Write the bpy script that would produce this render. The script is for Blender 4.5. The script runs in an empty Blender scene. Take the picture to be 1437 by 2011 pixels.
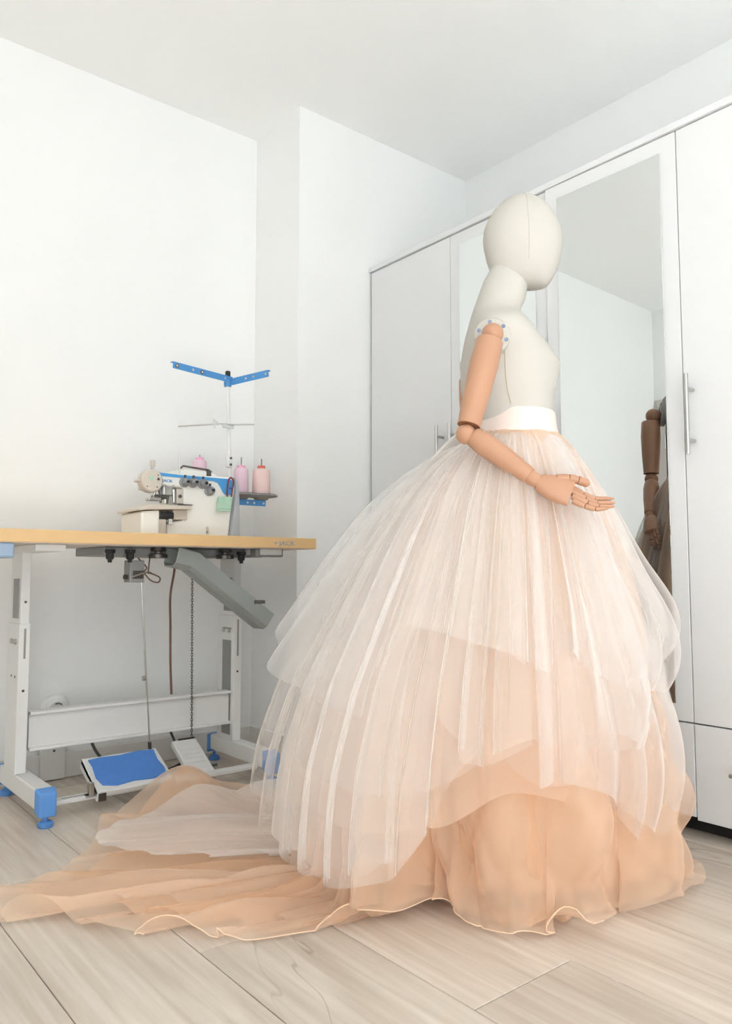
import bpy, bmesh, math, random
import numpy as np
from mathutils import Vector, Matrix

PI = math.pi
R = math.radians
scene = bpy.context.scene
col = scene.collection

# ------------------------------------------------------------------ camera
cam_d = bpy.data.cameras.new('camera')
cam = bpy.data.objects.new('camera', cam_d)
col.objects.link(cam)
cam.location = (0, 0, 0.70)
cam.rotation_euler = (R(90 + 4.453), 0, R(-39.14))
cam_d.sensor_fit = 'VERTICAL'
cam_d.sensor_height = 24.0
cam_d.lens = 1518.8 / 2011.0 * 24.0
cam_d.clip_start = 0.02
scene.camera = cam

# ------------------------------------------------------------------ world, daylight, exposure
world = bpy.data.worlds.new('world')
scene.world = world
world.use_nodes = True
bg = world.node_tree.nodes['Background']
bg.inputs[0].default_value = (0.80, 0.90, 1.0, 1)
bg.inputs[1].default_value = 2.0

def area(name, loc, rot, sx, sy, power, color=(1, 1, 1)):
    d = bpy.data.lights.new(name, 'AREA')
    d.shape = 'RECTANGLE'; d.size = sx; d.size_y = sy
    d.energy = power; d.color = color
    o = bpy.data.objects.new(name, d)
    o.location = loc; o.rotation_euler = rot
    col.objects.link(o)
    return o
# daylight entering by the big window in the wall behind the camera
area('window_daylight', (0.1, -2.46, 1.31), (R(90), 0, 0), 2.1, 2.3, 14, (0.74, 0.872, 1.0))
# sun added as unseen fill: its floor patch by the window bounces light inward
fill_sun_d = bpy.data.lights.new('fill_sun', 'SUN'); fill_sun_d.energy = 112.0; fill_sun_d.angle = R(0.6); fill_sun_d.color = (.74, .872, 1.0)
fill_sun = bpy.data.objects.new('fill_sun', fill_sun_d); col.objects.link(fill_sun)
fill_sun.rotation_euler = (R(42), 0, R(10))
scene.view_settings.view_transform = 'Standard'
scene.view_settings.look = 'None'
scene.view_settings.gamma = 1.0
scene.view_settings.use_curve_mapping = False
scene.view_settings.exposure = -0.57
scene.cycles.transparent_max_bounces = 40
scene.cycles.max_bounces = 8
scene.cycles.diffuse_bounces = 7
scene.cycles.glossy_bounces = 3
scene.cycles.transmission_bounces = 4
scene.cycles.caustics_reflective = False
scene.cycles.caustics_refractive = False

# ------------------------------------------------------------------ materials
def srgb(r, g, b):
    f = lambda c: (c / 12.92 if c <= 0.04045 else ((c + 0.055) / 1.055) ** 2.4)
    return (f(r / 255), f(g / 255), f(b / 255), 1)

def mat(name, color, rough=0.5, metal=0.0, bump=0.0, bscale=60.0, var=0.0, vscale=6.0, spec=0.5):
    m = bpy.data.materials.new(name)
    m.use_nodes = True
    nt = m.node_tree
    b = nt.nodes['Principled BSDF']
    b.inputs['Base Color'].default_value = color
    b.inputs['Roughness'].default_value = rough
    b.inputs['Metallic'].default_value = metal
    b.inputs['Specular IOR Level'].default_value = spec
    tc = nt.nodes.new('ShaderNodeTexCoord')
    if var > 0:
        n = nt.nodes.new('ShaderNodeTexNoise'); n.inputs['Scale'].default_value = vscale
        n.inputs['Detail'].default_value = 5
        nt.links.new(tc.outputs['Object'], n.inputs['Vector'])
        mx = nt.nodes.new('ShaderNodeMixRGB')
        mx.inputs[1].default_value = tuple(c * (1 - var) for c in color[:3]) + (1,)
        mx.inputs[2].default_value = tuple(min(1, c * (1 + var)) for c in color[:3]) + (1,)
        nt.links.new(n.outputs['Fac'], mx.inputs[0])
        nt.links.new(mx.outputs[0], b.inputs['Base Color'])
    if bump > 0:
        n2 = nt.nodes.new('ShaderNodeTexNoise'); n2.inputs['Scale'].default_value = bscale
        n2.inputs['Detail'].default_value = 4
        nt.links.new(tc.outputs['Object'], n2.inputs['Vector'])
        bp = nt.nodes.new('ShaderNodeBump'); bp.inputs['Strength'].default_value = bump
        bp.inputs['Distance'].default_value = 0.002
        nt.links.new(n2.outputs['Fac'], bp.inputs['Height'])
        nt.links.new(bp.outputs['Normal'], b.inputs['Normal'])
    return m

def tulle(name, color, alpha, edge, transl=0.4):
    """thin net: mostly holes when seen square on, denser where the ray runs along the sheet"""
    m = bpy.data.materials.new(name)
    m.use_nodes = True
    nt = m.node_tree
    nt.nodes.clear()
    out = nt.nodes.new('ShaderNodeOutputMaterial')
    tr = nt.nodes.new('ShaderNodeBsdfTransparent')
    df = nt.nodes.new('ShaderNodeBsdfDiffuse'); df.inputs['Color'].default_value = color
    tl = nt.nodes.new('ShaderNodeBsdfTranslucent'); tl.inputs['Color'].default_value = color
    m1 = nt.nodes.new('ShaderNodeMixShader'); m1.inputs[0].default_value = transl
    nt.links.new(df.outputs[0], m1.inputs[1]); nt.links.new(tl.outputs[0], m1.inputs[2])
    lw = nt.nodes.new('ShaderNodeLayerWeight'); lw.inputs['Blend'].default_value = 0.5
    p = nt.nodes.new('ShaderNodeMath'); p.operation = 'POWER'; p.inputs[1].default_value = 2.8
    nt.links.new(lw.outputs['Facing'], p.inputs[0])
    mm = nt.nodes.new('ShaderNodeMapRange')
    mm.inputs['To Min'].default_value = alpha; mm.inputs['To Max'].default_value = edge
    nt.links.new(p.outputs[0], mm.inputs['Value'])
    m3 = nt.nodes.new('ShaderNodeMixShader')
    nt.links.new(mm.outputs[0], m3.inputs[0])
    nt.links.new(tr.outputs[0], m3.inputs[1]); nt.links.new(m1.outputs[0], m3.inputs[2])
    nt.links.new(m3.outputs[0], out.inputs[0])
    return m

def wood_floor():
    m = bpy.data.materials.new('oak_laminate')
    m.use_nodes = True
    nt = m.node_tree; N = nt.nodes; Lk = nt.links
    b = N['Principled BSDF']
    tc = N.new('ShaderNodeTexCoord'); oi = N.new('ShaderNodeObjectInfo')
    cmb = N.new('ShaderNodeCombineXYZ')
    for i, k in enumerate((7.3, 31.7, 3.1)):
        mu = N.new('ShaderNodeMath'); mu.operation = 'MULTIPLY'; mu.inputs[1].default_value = k
        Lk.new(oi.outputs['Random'], mu.inputs[0]); Lk.new(mu.outputs[0], cmb.inputs[i])
    add = N.new('ShaderNodeVectorMath'); add.operation = 'ADD'
    Lk.new(tc.outputs['Object'], add.inputs[0]); Lk.new(cmb.outputs[0], add.inputs[1])
    def noise(scale, detail, sx, sy, dist=0.0):
        mp = N.new('ShaderNodeMapping'); mp.inputs['Scale'].default_value = (sx, sy, 1)
        Lk.new(add.outputs[0], mp.inputs['Vector'])
        n = N.new('ShaderNodeTexNoise'); n.inputs['Scale'].default_value = scale
        n.inputs['Detail'].default_value = detail; n.inputs['Distortion'].default_value = dist
        Lk.new(mp.outputs[0], n.inputs['Vector'])
        return n
    fine = noise(60, 6, 1.0, 0.045, 0.3)
    broad = noise(9, 4, 1.0, 0.16, 0.8)
    blot = noise(3.2, 3, 1.0, 0.6)
    crack = noise(5.5, 3, 1.0, 0.18, 1.2)
    r1 = N.new('ShaderNodeValToRGB')
    r1.color_ramp.elements[0].position = 0.28; r1.color_ramp.elements[0].color = srgb(182, 166, 150)
    r1.color_ramp.elements[1].position = 0.72; r1.color_ramp.elements[1].color = srgb(228, 218, 206)
    mixn = N.new('ShaderNodeMath'); mixn.operation = 'MULTIPLY_ADD'; mixn.inputs[1].default_value = 0.5
    hb = N.new('ShaderNodeMath'); hb.operation = 'MULTIPLY'; hb.inputs[1].default_value = 0.5
    Lk.new(broad.outputs['Fac'], hb.inputs[0])
    Lk.new(fine.outputs['Fac'], mixn.inputs[0]); Lk.new(hb.outputs[0], mixn.inputs[2])
    Lk.new(mixn.outputs[0], r1.inputs[0])
    # tone of each plank
    ton = N.new('ShaderNodeMapRange'); ton.inputs['To Min'].default_value = 0.90; ton.inputs['To Max'].default_value = 1.06
    Lk.new(oi.outputs['Random'], ton.inputs['Value'])
    vm = N.new('ShaderNodeVectorMath'); vm.operation = 'SCALE'
    Lk.new(r1.outputs[0], vm.inputs[0]); Lk.new(ton.outputs[0], vm.inputs['Scale'])
    # drying cracks and knots: thin dark lines at a level of a stretched noise
    r2 = N.new('ShaderNodeValToRGB'); e = r2.color_ramp.elements
    e[0].position = 0.372; e[0].color = (0, 0, 0, 1); e[1].position = 0.388; e[1].color = (0, 0, 0, 1)
    k = e.new(0.380); k.color = (1, 1, 1, 1)
    Lk.new(crack.outputs['Fac'], r2.inputs[0])
    gate = N.new('ShaderNodeMapRange'); gate.inputs['From Min'].default_value = 0.5; gate.inputs['From Max'].default_value = 0.66
    Lk.new(blot.outputs['Fac'], gate.inputs['Value'])
    cm = N.new('ShaderNodeMath'); cm.operation = 'MULTIPLY'
    Lk.new(r2.outputs[0], cm.inputs[0]); Lk.new(gate.outputs[0], cm.inputs[1])
    cs = N.new('ShaderNodeMath'); cs.operation = 'MULTIPLY'; cs.inputs[1].default_value = 0.45
    Lk.new(cm.outputs[0], cs.inputs[0])
    mx = N.new('ShaderNodeMixRGB'); mx.inputs[2].default_value = srgb(112, 96, 86)
    Lk.new(cs.outputs[0], mx.inputs[0]); Lk.new(vm.outputs[0], mx.inputs[1])
    Lk.new(mx.outputs[0], b.inputs['Base Color'])
    b.inputs['Roughness'].default_value = 0.5
    b.inputs['Specular IOR Level'].default_value = 0.35
    bp = N.new('ShaderNodeBump'); bp.inputs['Strength'].default_value = 0.25; bp.inputs['Distance'].default_value = 0.001
    Lk.new(fine.outputs['Fac'], bp.inputs['Height']); Lk.new(bp.outputs[0], b.inputs['Normal'])
    return m

M = {}
M['wall'] = mat('white_paint', srgb(248, 248, 247), 0.9, bump=0.12, bscale=90, var=0.008, vscale=2)
M['ceiling'] = mat('ceiling_paint', srgb(250, 250, 249), 0.95, bump=0.05, bscale=60)
M['trim'] = mat('white_trim', srgb(236, 234, 230), 0.45)
M['plank'] = wood_floor()
M['subfloor'] = mat('dark_underlay', srgb(88, 76, 66), 0.9)
M['lacquer'] = mat('wardrobe_white', srgb(229, 229, 230), 0.42, bump=0.03, bscale=300, spec=0.35)
M['seam_shade'] = mat('wardrobe_seam_shade', srgb(140, 137, 135), 0.45)  # carcass greyed to paint shade into the gaps between the white fronts
M['dark'] = mat('gap_shade', srgb(38, 34, 32), 0.8)  # near-black that puts the shade of gaps into the colour
M['steel'] = mat('brushed_steel', srgb(196, 194, 190), 0.3, 1.0, bump=0.05, bscale=200)
M['chrome'] = mat('chrome', srgb(205, 204, 203), 0.38, .6)
M['mirror'] = mat('mirror_glass', srgb(232, 236, 236), 0.0, 1.0)
M['door'] = mat('door_grey', srgb(196, 188, 184), 0.5, var=0.02)
M['glass'] = mat('window_white', srgb(240, 240, 240), 0.4)
M['linen'] = mat('ivory_linen', srgb(194, 189, 181), 0.85, bump=0.25, bscale=420, var=0.02, vscale=9)
M['linen_seam'] = mat('seam_thread', srgb(196, 178, 148), 0.9)
M['wood'] = mat('beech_joint_wood', srgb(184, 138, 110), 0.42, bump=0.05, bscale=120, var=0.05, vscale=16, spec=0.4)
M['wood_dark'] = mat('beech_cut', srgb(150, 96, 64), 0.6)
M['screw'] = mat('blued_screw', srgb(120, 128, 150), 0.35, 0.8)
M['satin'] = mat('ivory_satin', srgb(234, 217, 208), 0.45, bump=0.05, bscale=200, spec=0.4)
M['tabletop'] = mat('beech_laminate', srgb(222, 184, 132), 0.5, var=0.05, vscale=12)
M['tableunder'] = mat('white_laminate', srgb(226, 214, 204), 0.6)
M['grey_print'] = mat('grey_print', srgb(160, 164, 166), 0.6)
M['frame'] = mat('white_powdercoat', srgb(232, 231, 229), 0.45)
M['frame_grey'] = mat('galvanised_grey', srgb(150, 150, 148), 0.5, 0.3)
M['blue'] = mat('blue_plastic', srgb(98, 154, 222), 0.5, var=0.05, vscale=20)
M['blue_mat'] = mat('blue_rubber', srgb(82, 134, 210), 0.85, bump=0.5, bscale=150, var=0.08, vscale=40)
M['blue_metal'] = mat('blue_enamel', srgb(74, 142, 202), 0.35)
M['blue_stripe'] = mat('blue_panel', srgb(72, 152, 212), 0.35)
M['blue_text'] = mat('blue_text', srgb(70, 128, 176), 0.5)
M['chute'] = mat('grey_chute', srgb(156, 161, 157), 0.42, 0.2)
M['black'] = mat('black_rubber', srgb(34, 34, 35), 0.6)
M['machine'] = mat('machine_white', srgb(240, 238, 232), 0.3)
M['machine_beige'] = mat('machine_beige', srgb(206, 196, 184), 0.4)
M['machine_grey'] = mat('machine_grey', srgb(168, 172, 178), 0.4)
M['knob'] = mat('knob_grey', srgb(140, 142, 144), 0.4)
M['gun'] = mat('gunmetal', srgb(96, 90, 86), 0.35, 0.8)
M['pink'] = mat('pink_thread', srgb(240, 208, 222), 0.8, bump=0.6, bscale=700)
M['pinkcap'] = mat('pink_cap', srgb(236, 170, 200), 0.5)
M['peachthread'] = mat('peach_thread', srgb(244, 214, 208), 0.8, bump=0.6, bscale=700)
M['redcap'] = mat('red_cap', srgb(226, 108, 88), 0.5)
M['tray'] = mat('tray_grey', srgb(150, 150, 150), 0.6)
M['green'] = mat('green_card', srgb(172, 206, 184), 0.7, var=0.02)
M['redcord'] = mat('red_cord', srgb(128, 44, 52), 0.7)
M['bluecord'] = mat('blue_cord', srgb(58, 82, 140), 0.7)
M['cable'] = mat('brown_cable', srgb(104, 74, 62), 0.6)
M['cablegrey'] = mat('grey_cable', srgb(88, 86, 84), 0.6)
M['socket'] = mat('socket_white', srgb(244, 243, 240), 0.35)
M['lining'] = mat('peach_lining', srgb(244, 214, 188), 0.75, bump=0.1, bscale=300)
M['tulle_peach'] = tulle('peach_tulle', srgb(249, 220, 195), 0.38, 0.93, .28)
M['tulle_apricot'] = tulle('apricot_tulle', srgb(248, 210, 176), 0.38, 0.92, .28)
M['tulle_nude'] = tulle('nude_tulle', srgb(250, 226, 206), 0.42, 0.9)
M['tulle_ivory'] = tulle('ivory_tulle', srgb(253, 248, 244), 0.16, 0.85)
M['hem'] = mat('organza_hem', srgb(240, 208, 180), 0.7)
M['tulle_veil'] = tulle('ivory_tulle_doubled', srgb(252, 248, 245), 0.5, 0.95)

# ------------------------------------------------------------------ helpers
def tag(o, label=None, cat=None, group=None, kind=None):
    if label: o['label'] = label
    if cat: o['category'] = cat
    if group: o['group'] = group
    if kind: o['kind'] = kind
    return o

def empty(name, loc=(0, 0, 0), rz=0.0):
    o = bpy.data.objects.new(name, None)
    o.empty_display_size = 0.05
    o.location = loc; o.rotation_euler = (0, 0, rz)
    col.objects.link(o)
    return o

class MB:
    """collects shapes, then becomes ONE mesh object"""
    def __init__(s): s.v = []; s.f = []
    def add(s, v, f):
        o = len(s.v); s.v += [tuple(p) for p in v]; s.f += [tuple(i + o for i in q) for q in f]; return s
    def box(s, a, b, mtx=None):
        (x0, y0, z0), (x1, y1, z1) = a, b
        v = [(x0, y0, z0), (x1, y0, z0), (x1, y1, z0), (x0, y1, z0), (x0, y0, z1), (x1, y0, z1), (x1, y1, z1), (x0, y1, z1)]
        if mtx is not None: v = [tuple(mtx @ Vector(p)) for p in v]
        return s.add(v, [(0, 3, 2, 1), (4, 5, 6, 7), (0, 1, 5, 4), (1, 2, 6, 5), (2, 3, 7, 6), (3, 0, 4, 7)])
    def tube(s, pts, rad, n=12, cap=True, flat=1.0):
        P = [Vector(p) for p in pts]; k = len(P)
        rs = rad if hasattr(rad, '__len__') else [rad] * k
        T = [(P[min(i + 1, k - 1)] - P[max(i - 1, 0)]).normalized() for i in range(k)]
        ref = Vector((0, 0, 1)) if abs(T[0].z) < 0.9 else Vector((0, 1, 0))
        nrm = (ref - T[0] * ref.dot(T[0])).normalized()
        v = []
        for i in range(k):
            nrm = (nrm - T[i] * nrm.dot(T[i])).normalized()
            b = T[i].cross(nrm)
            for j in range(n):
                a = 2 * PI * j / n
                v.append(P[i] + (nrm * math.cos(a) + b * math.sin(a) * flat) * rs[i])
        f = [(i * n + j, i * n + (j + 1) % n, (i + 1) * n + (j + 1) % n, (i + 1) * n + j) for i in range(k - 1) for j in range(n)]
        if cap:
            f.append(tuple(range(n - 1, -1, -1))); f.append(tuple((k - 1) * n + j for j in range(n)))
        return s.add(v, f)
    def loft(s, rings, cap=True):
        n = len(rings[0]); k = len(rings)
        v = [p for r in rings for p in r]
        f = [(i * n + j, i * n + (j + 1) % n, (i + 1) * n + (j + 1) % n, (i + 1) * n + j) for i in range(k - 1) for j in range(n)]
        if cap:
            f.append(tuple(range(n - 1, -1, -1))); f.append(tuple((k - 1) * n + j for j in range(n)))
        return s.add(v, f)
    def lathe(s, prof, c=(0, 0, 0), axis='z', n=28):
        rings = []
        for r_, h in prof:
            ring = []
            for j in range(n):
                a = 2 * PI * j / n
                x, y = r_ * math.cos(a), r_ * math.sin(a)
                p = (x, y, h) if axis == 'z' else ((x, -h, y) if axis == '-y' else (-h, x, y))
                ring.append((p[0] + c[0], p[1] + c[1], p[2] + c[2]))
            rings.append(ring)
        return s.loft(rings)
    def prism(s, poly, y0, y1):
        """polygon in x,z pushed from y0 to y1"""
        n = len(poly)
        v = [(x, y0, z) for x, z in poly] + [(x, y1, z) for x, z in poly]
        f = [tuple(range(n)), tuple(range(2 * n - 1, n - 1, -1))] + [(i, i + n, (i + 1) % n + n, (i + 1) % n) for i in range(n)]
        return s.add(v, f)
    def ball(s, c, r_, n=20, m=12, sc=(1, 1, 1)):
        prof = [(max(1e-4, r_ * math.sin(PI * i / m)), -r_ * math.cos(PI * i / m)) for i in range(m + 1)]
        rings = [[(c[0] + sc[0] * p * math.cos(2 * PI * j / n), c[1] + sc[1] * p * math.sin(2 * PI * j / n), c[2] + sc[2] * h) for j in range(n)] for p, h in prof]
        return s.loft(rings)
    def build(s, name, m, parent=None, smooth=False, bevel=0.0, seg=2, loc=None):
        me = bpy.data.meshes.new(name)
        me.from_pydata(s.v, [], s.f)
        bm = bmesh.new(); bm.from_mesh(me)
        bmesh.ops.recalc_face_normals(bm, faces=bm.faces)
        bm.to_mesh(me); bm.free()
        me.materials.append(m)
        o = bpy.data.objects.new(name, me)
        col.objects.link(o)
        if parent: o.parent = parent
        if loc: o.location = loc
        if smooth:
            for p in me.polygons: p.use_smooth = True
            me.set_sharp_from_angle(angle=R(42))
        if bevel > 0:
            b = o.modifiers.new('bevel', 'BEVEL'); b.width = bevel; b.segments = seg
            b.limit_method = 'ANGLE'; b.angle_limit = R(40)
            b.harden_normals = False
        return o

def box(name, a, b, m, parent=None, bevel=0.0):
    return MB().box(a, b).build(name, m, parent, bevel=bevel)

def place(o, parent):
    o.parent = parent
    return o

def text(name, body, size, loc, rot, m, parent, sx=1.0, extrude=0.0006, shear=0.0):
    c = bpy.data.curves.new(name, 'FONT'); c.body = body; c.size = size
    c.extrude = extrude; c.align_x = 'CENTER'; c.align_y = 'CENTER'; c.shear = shear
    c.offset = size * 0.015
    t = bpy.data.objects.new(name, c); col.objects.link(t)
    dg = bpy.context.evaluated_depsgraph_get()
    me = bpy.data.meshes.new_from_object(t.evaluated_get(dg))
    bpy.data.objects.remove(t)
    me.materials.clear(); me.materials.append(m)
    o = bpy.data.objects.new(name, me); col.objects.link(o)
    o.location = loc; o.rotation_euler = rot; o.scale = (sx, 1, 1)
    o.parent = parent
    return o

def smoothpath(pts, n=8):
    """Catmull-Rom through the points"""
    P = [Vector(p) for p in pts]
    out = []
    for i in range(len(P) - 1):
        a, b, c, d = P[max(i - 1, 0)], P[i], P[i + 1], P[min(i + 2, len(P) - 1)]
        for k in range(n):
            t = k / n
            out.append(0.5 * ((2 * b) + (c - a) * t + (2 * a - 5 * b + 4 * c - d) * t * t + (3 * b - a - 3 * c + d) * t ** 3))
    out.append(P[-1])
    return out

# ------------------------------------------------------------------ the room
XL, XR, YB, YF, HC = -1.02, 2.585, 2.76, -2.40, 2.54
XP, YP = 1.645, 2.435          # projecting part of the back wall
fl = tag(box('floor', (XL - .1, YF - .1, -.06), (XR + .1, YB + .1, -.008), M['subfloor']), kind='structure')
random.seed(4)
PW, PL = 0.2545, 1.285
plank_mesh = {}
k0 = math.floor((XL - .446) / PW)
k1 = math.ceil((XR - .446) / PW)
for k in range(k0, k1):
    x0, x1 = .446 + k * PW, .446 + (k + 1) * PW
    xa, xb = max(x0, XL), min(x1, XR)
    if xb - xa < 0.01: continue
    off = {1: 1.347, 2: 0.898, 3: 0.20, 0: 0.62, -1: 1.15}.get(k, random.uniform(0, PL))
    off = off % PL - 3 * PL
    y = off
    while y < YB:
        ya, yb = max(y, YF), min(y + PL, YB)
        y += PL
        if yb - ya < 0.02: continue
        g = 0.0009
        key = (round(xb - xa, 4), round(yb - ya, 4))
        if key not in plank_mesh:
            w, l = key[0] / 2 - g, key[1] / 2 - g
            o = MB().box((-w, -l, -.008), (w, l, 0)).build('plank', M['plank'])
            bm = bmesh.new(); bm.from_mesh(o.data)
            bmesh.ops.bevel(bm, geom=[e for e in bm.edges if all(v.co.z > -.001 for v in e.verts)], offset=.0012, segments=1, affect='EDGES')
            bm.to_mesh(o.data); bm.free()
            plank_mesh[key] = o.data
        else:
            o = bpy.data.objects.new('plank', plank_mesh[key]); col.objects.link(o)
        o.location = ((xa + xb) / 2, (ya + yb) / 2, 0)
        o.parent = fl

S = lambda o: tag(o, kind='structure')
S(box('ceiling', (XL - .1, YF - .1, HC), (XR + .1, YB + .1, HC + .1), M['ceiling']))
S(box('wall_back', (XL - .1, YB, 0), (XR + .1, YB + .1, HC), M['wall']))
S(box('wall_alcove', (XP, YP, 0), (XR, YB, HC), M['wall']))
S(box('wall_right', (XR, YF - .1, 0), (XR + .1, YB, HC), M['wall']))
# left wall with the doorway cut out
DY0, DY1, DZ = 1.86, 2.69, 1.84
mb = MB()
mb.box((XL - .1, YF - .1, 0), (XL, DY0, HC)); mb.box((XL - .1, DY1, 0), (XL, YB, HC)); mb.box((XL - .1, DY0, DZ), (XL, DY1, HC))
S(mb.build('wall_left', M['wall']))
# wall behind the camera with the window cut out
WX0, WX1, WZ0, WZ1 = -.95, 1.15, .16, 2.46
mb = MB()
mb.box((XL, YF - .1, 0), (WX0, YF, HC)); mb.box((WX1, YF - .1, 0), (XR, YF, HC))
mb.box((WX0, YF - .1, 0), (WX1, YF, WZ0)); mb.box((WX0, YF - .1, WZ1), (WX1, YF, HC))
S(mb.build('wall_front', M['wall']))
w1 = S(empty('window_1', ((WX0 + WX1) / 2, YF - .05, WZ0)))
hw, hh = (WX1 - WX0) / 2, WZ1 - WZ0
mb = MB()
for x0, x1, z0, z1 in ((-hw, -hw + .06, 0, hh), (hw - .06, hw, 0, hh), (-hw, hw, 0, .06), (-hw, hw, hh - .06, hh), (-.04, .04, 0, hh)):
    mb.box((x0, -.03, z0), (x1, .03, z1))
mb.build('window_frame', M['glass'], w1)
box('window_sill', (-hw - .05, .05, -.03), (hw + .05, .16, 0), M['trim'], w1)
# door
d1 = S(empty('door_1', (XL, (DY0 + DY1) / 2, 0)))
hw = (DY1 - DY0) / 2
mb = MB()
mb.box((-.03, -hw - .055, 0), (.016, -hw + .004, DZ + .055)); mb.box((-.03, hw - .004, 0), (.016, hw + .055, DZ + .055))
mb.box((-.03, -hw, DZ - .004), (.016, hw, DZ + .055))
mb.build('door_frame', M['door'], d1, bevel=.003)
box('door_leaf', (-.05, -hw + .012, .008), (-.004, hw - .012, DZ - .012), M['door'], d1, bevel=.002)
box('door_gap_shade', (-.09, -hw, 0), (-.06, hw, DZ), M['dark'], d1)  # dark sheet painted as the shade around the leaf
for z in (.25, 1.6):
    MB().tube([(.012, hw - .006, z - .05), (.012, hw - .006, z + .05)], .008).build('hinge', M['steel'], d1, smooth=True)
mb = MB().tube([(-.006, -hw + .08, 1.0), (.05, -hw + .08, 1.0), (.055, -hw + .09, 1.0), (.055, -hw + .2, 1.0)], .009)
mb.build('door_handle', M['steel'], d1, smooth=True)
# skirting boards
def skirting(name, a, b):
    mb = MB(); (x0, y0), (x1, y1) = a, b
    mb.box((x0, y0, 0), (x1, y1, .072))
    o = mb.build(name, M['trim'], bevel=.003)
    return S(o)
o = S(MB().box((XL, YB - .014, 0), (XP, YB, .088)).build('baseboard_back', M['trim'], bevel=.004))
S(MB().box((XP - .014, YP - .014, 0), (XP, YB - .014, .088)).build('baseboard_alcove', M['trim'], bevel=.004))
S(MB().box((XP, YP - .014, 0), (1.99, YP, .088)).build('baseboard_pier', M['trim'], bevel=.004))
S(MB().box((XL, YF, 0), (XL + .014, DY0 - .056, .088)).build('baseboard_left', M['trim'], bevel=.004))
S(MB().box((XL + .014, YF, 0), (XR, YF + .014, .088)).build('baseboard_front', M['trim'], bevel=.004))
# white cover board set into the skirting
tr = S(box('trim_1', (.822, 2.728, .004), (.902, 2.7455, .125), M['trim'], bevel=.002))
MB().lathe([(.0038, 0), (.0038, .002), (.001, .003)], (.865, 2.728, .1), '-y', 12).build('screw', M['gun'], tr, smooth=True)

# ------------------------------------------------------------------ wardrobe
XW = 2.0
seams = [2.422, 1.964, 1.523, 1.075, 0.625, 0.175]
wd = empty('wardrobe', (XW, 1.3, 0))
tag(wd, 'long white built-in wardrobe with mirror doors and steel bar handles', 'wardrobe')
def wpart(name, a, b, m, parent=wd, bevel=0.0):
    a = (a[0] - XW, a[1] - 1.3, a[2]); b = (b[0] - XW, b[1] - 1.3, b[2])
    return box(name, a, b, m, parent, bevel)
wpart('carcass', (XW + .02, seams[-1], .055), (2.58, seams[0], 1.943), M['seam_shade'])
wpart('plinth', (XW + .07, seams[-1], 0), (2.55, seams[0], .055), M['dark'])  # set back; its near-black colour paints the shade under the drawers
wpart('top_board', (XW - .008, seams[-1], 1.947), (2.58, 2.43, 1.967), M['lacquer'], bevel=.002)
def bar_handle(parent, y, z0, z1, horizontal=False, x=-.036):
    """bar on two posts, in the local frame of the door or drawer"""
    h = MB()
    if not horizontal:
        h.tube([(x, y, z0), (x, y, z1)], .006, 14)
        for z in (z0 + .04, z1 - .04): h.tube([(x, y, z), (0, y, z)], .005, 12)
    else:
        h.tube([(x, z0, y), (x, z1, y)], .006, 14)
        for q in (z0 + .03, z1 - .03): h.tube([(x, q, y), (0, q, y)], .005, 12)
    return h.build('handle', M['steel'], parent, smooth=True)
G = .0014
for i in range(5):
    ya, yb = seams[i + 1], seams[i]
    hinge_low = i in (0, 2, 4) and i != 0
    mirrored = i in (1, 2)
    # doors are built about the edge they hang on, so that one may stand a little open
    e = empty('door', (0, 0, 0)); e.parent = wd
    hy = ya if i == 2 else yb
    e.location = (0, hy - 1.3, 0)
    if i == 2: e.rotation_euler = (0, 0, R(1.1))
    A, B = ya - hy + G, yb - hy - G
    box('door_panel', (0, A, .3005), (.018, B, 1.943), M['lacquer'], e, bevel=.0012)
    if mirrored:
        box('mirror', (-.003, A + .046, .346), (0, B - .046, 1.897), M['mirror'], e, bevel=.0012)
    if i == 0: bar_handle(e, A + .042, 1.015, 1.235)
    if i == 1: bar_handle(e, B - .02, 1.015, 1.235)
    if i == 2: bar_handle(e, B - .016, 1.015, 1.235)
    if i == 3: bar_handle(e, B - .026, 1.015, 1.235)
    if i == 4: bar_handle(e, A + .03, 1.015, 1.235)
    dr = empty('drawer', (0, ya - 1.3, 0)); dr.parent = wd
    w = yb - ya
    z0 = .055 if i < 3 else .048
    box('drawer_front', (0, G, z0), (.018, w - G, .2965), M['lacquer'], dr, bevel=.0012)
    bar_handle(dr, .19, w / 2 - .116, w / 2 + .116, True)

# ------------------------------------------------------------------ sewing table
TX0, TX1, TY0, TY1, TZ = .22, 1.567, 2.2, 2.65, .817
tb = empty('sewing_table', (.95, 2.45, 0))
tag(tb, 'sewing machine table with beech top, white metal legs and blue feet', 'table')
def T(p): return (p[0] - .95, p[1] - 2.45, p[2])
def tbox(name, a, b, m, parent=tb, bevel=0.0): return box(name, T(a), T(b), m, parent, bevel)
top = tbox('tabletop', (TX0, TY0, TZ - .036), (TX1, TY1, TZ), M['tabletop'], bevel=.002)
tbox('underside', (TX0 + .004, TY0 + .004, TZ - .0375), (TX1 - .004, TY1 - .004, TZ - .036), M['tableunder'])
text('lettering', 'JACK', .021, T((1.446, TY0 - .0004, .797)), (R(90), 0, 0), M['grey_print'], top, 1.3)
MB().prism([(-.008, 0), (.0, .005), (.008, .003), (.0, -.004)], -.0004, .0003).build('logo_mark', M['grey_print'], top, loc=T((1.402, TY0, .797)))
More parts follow.
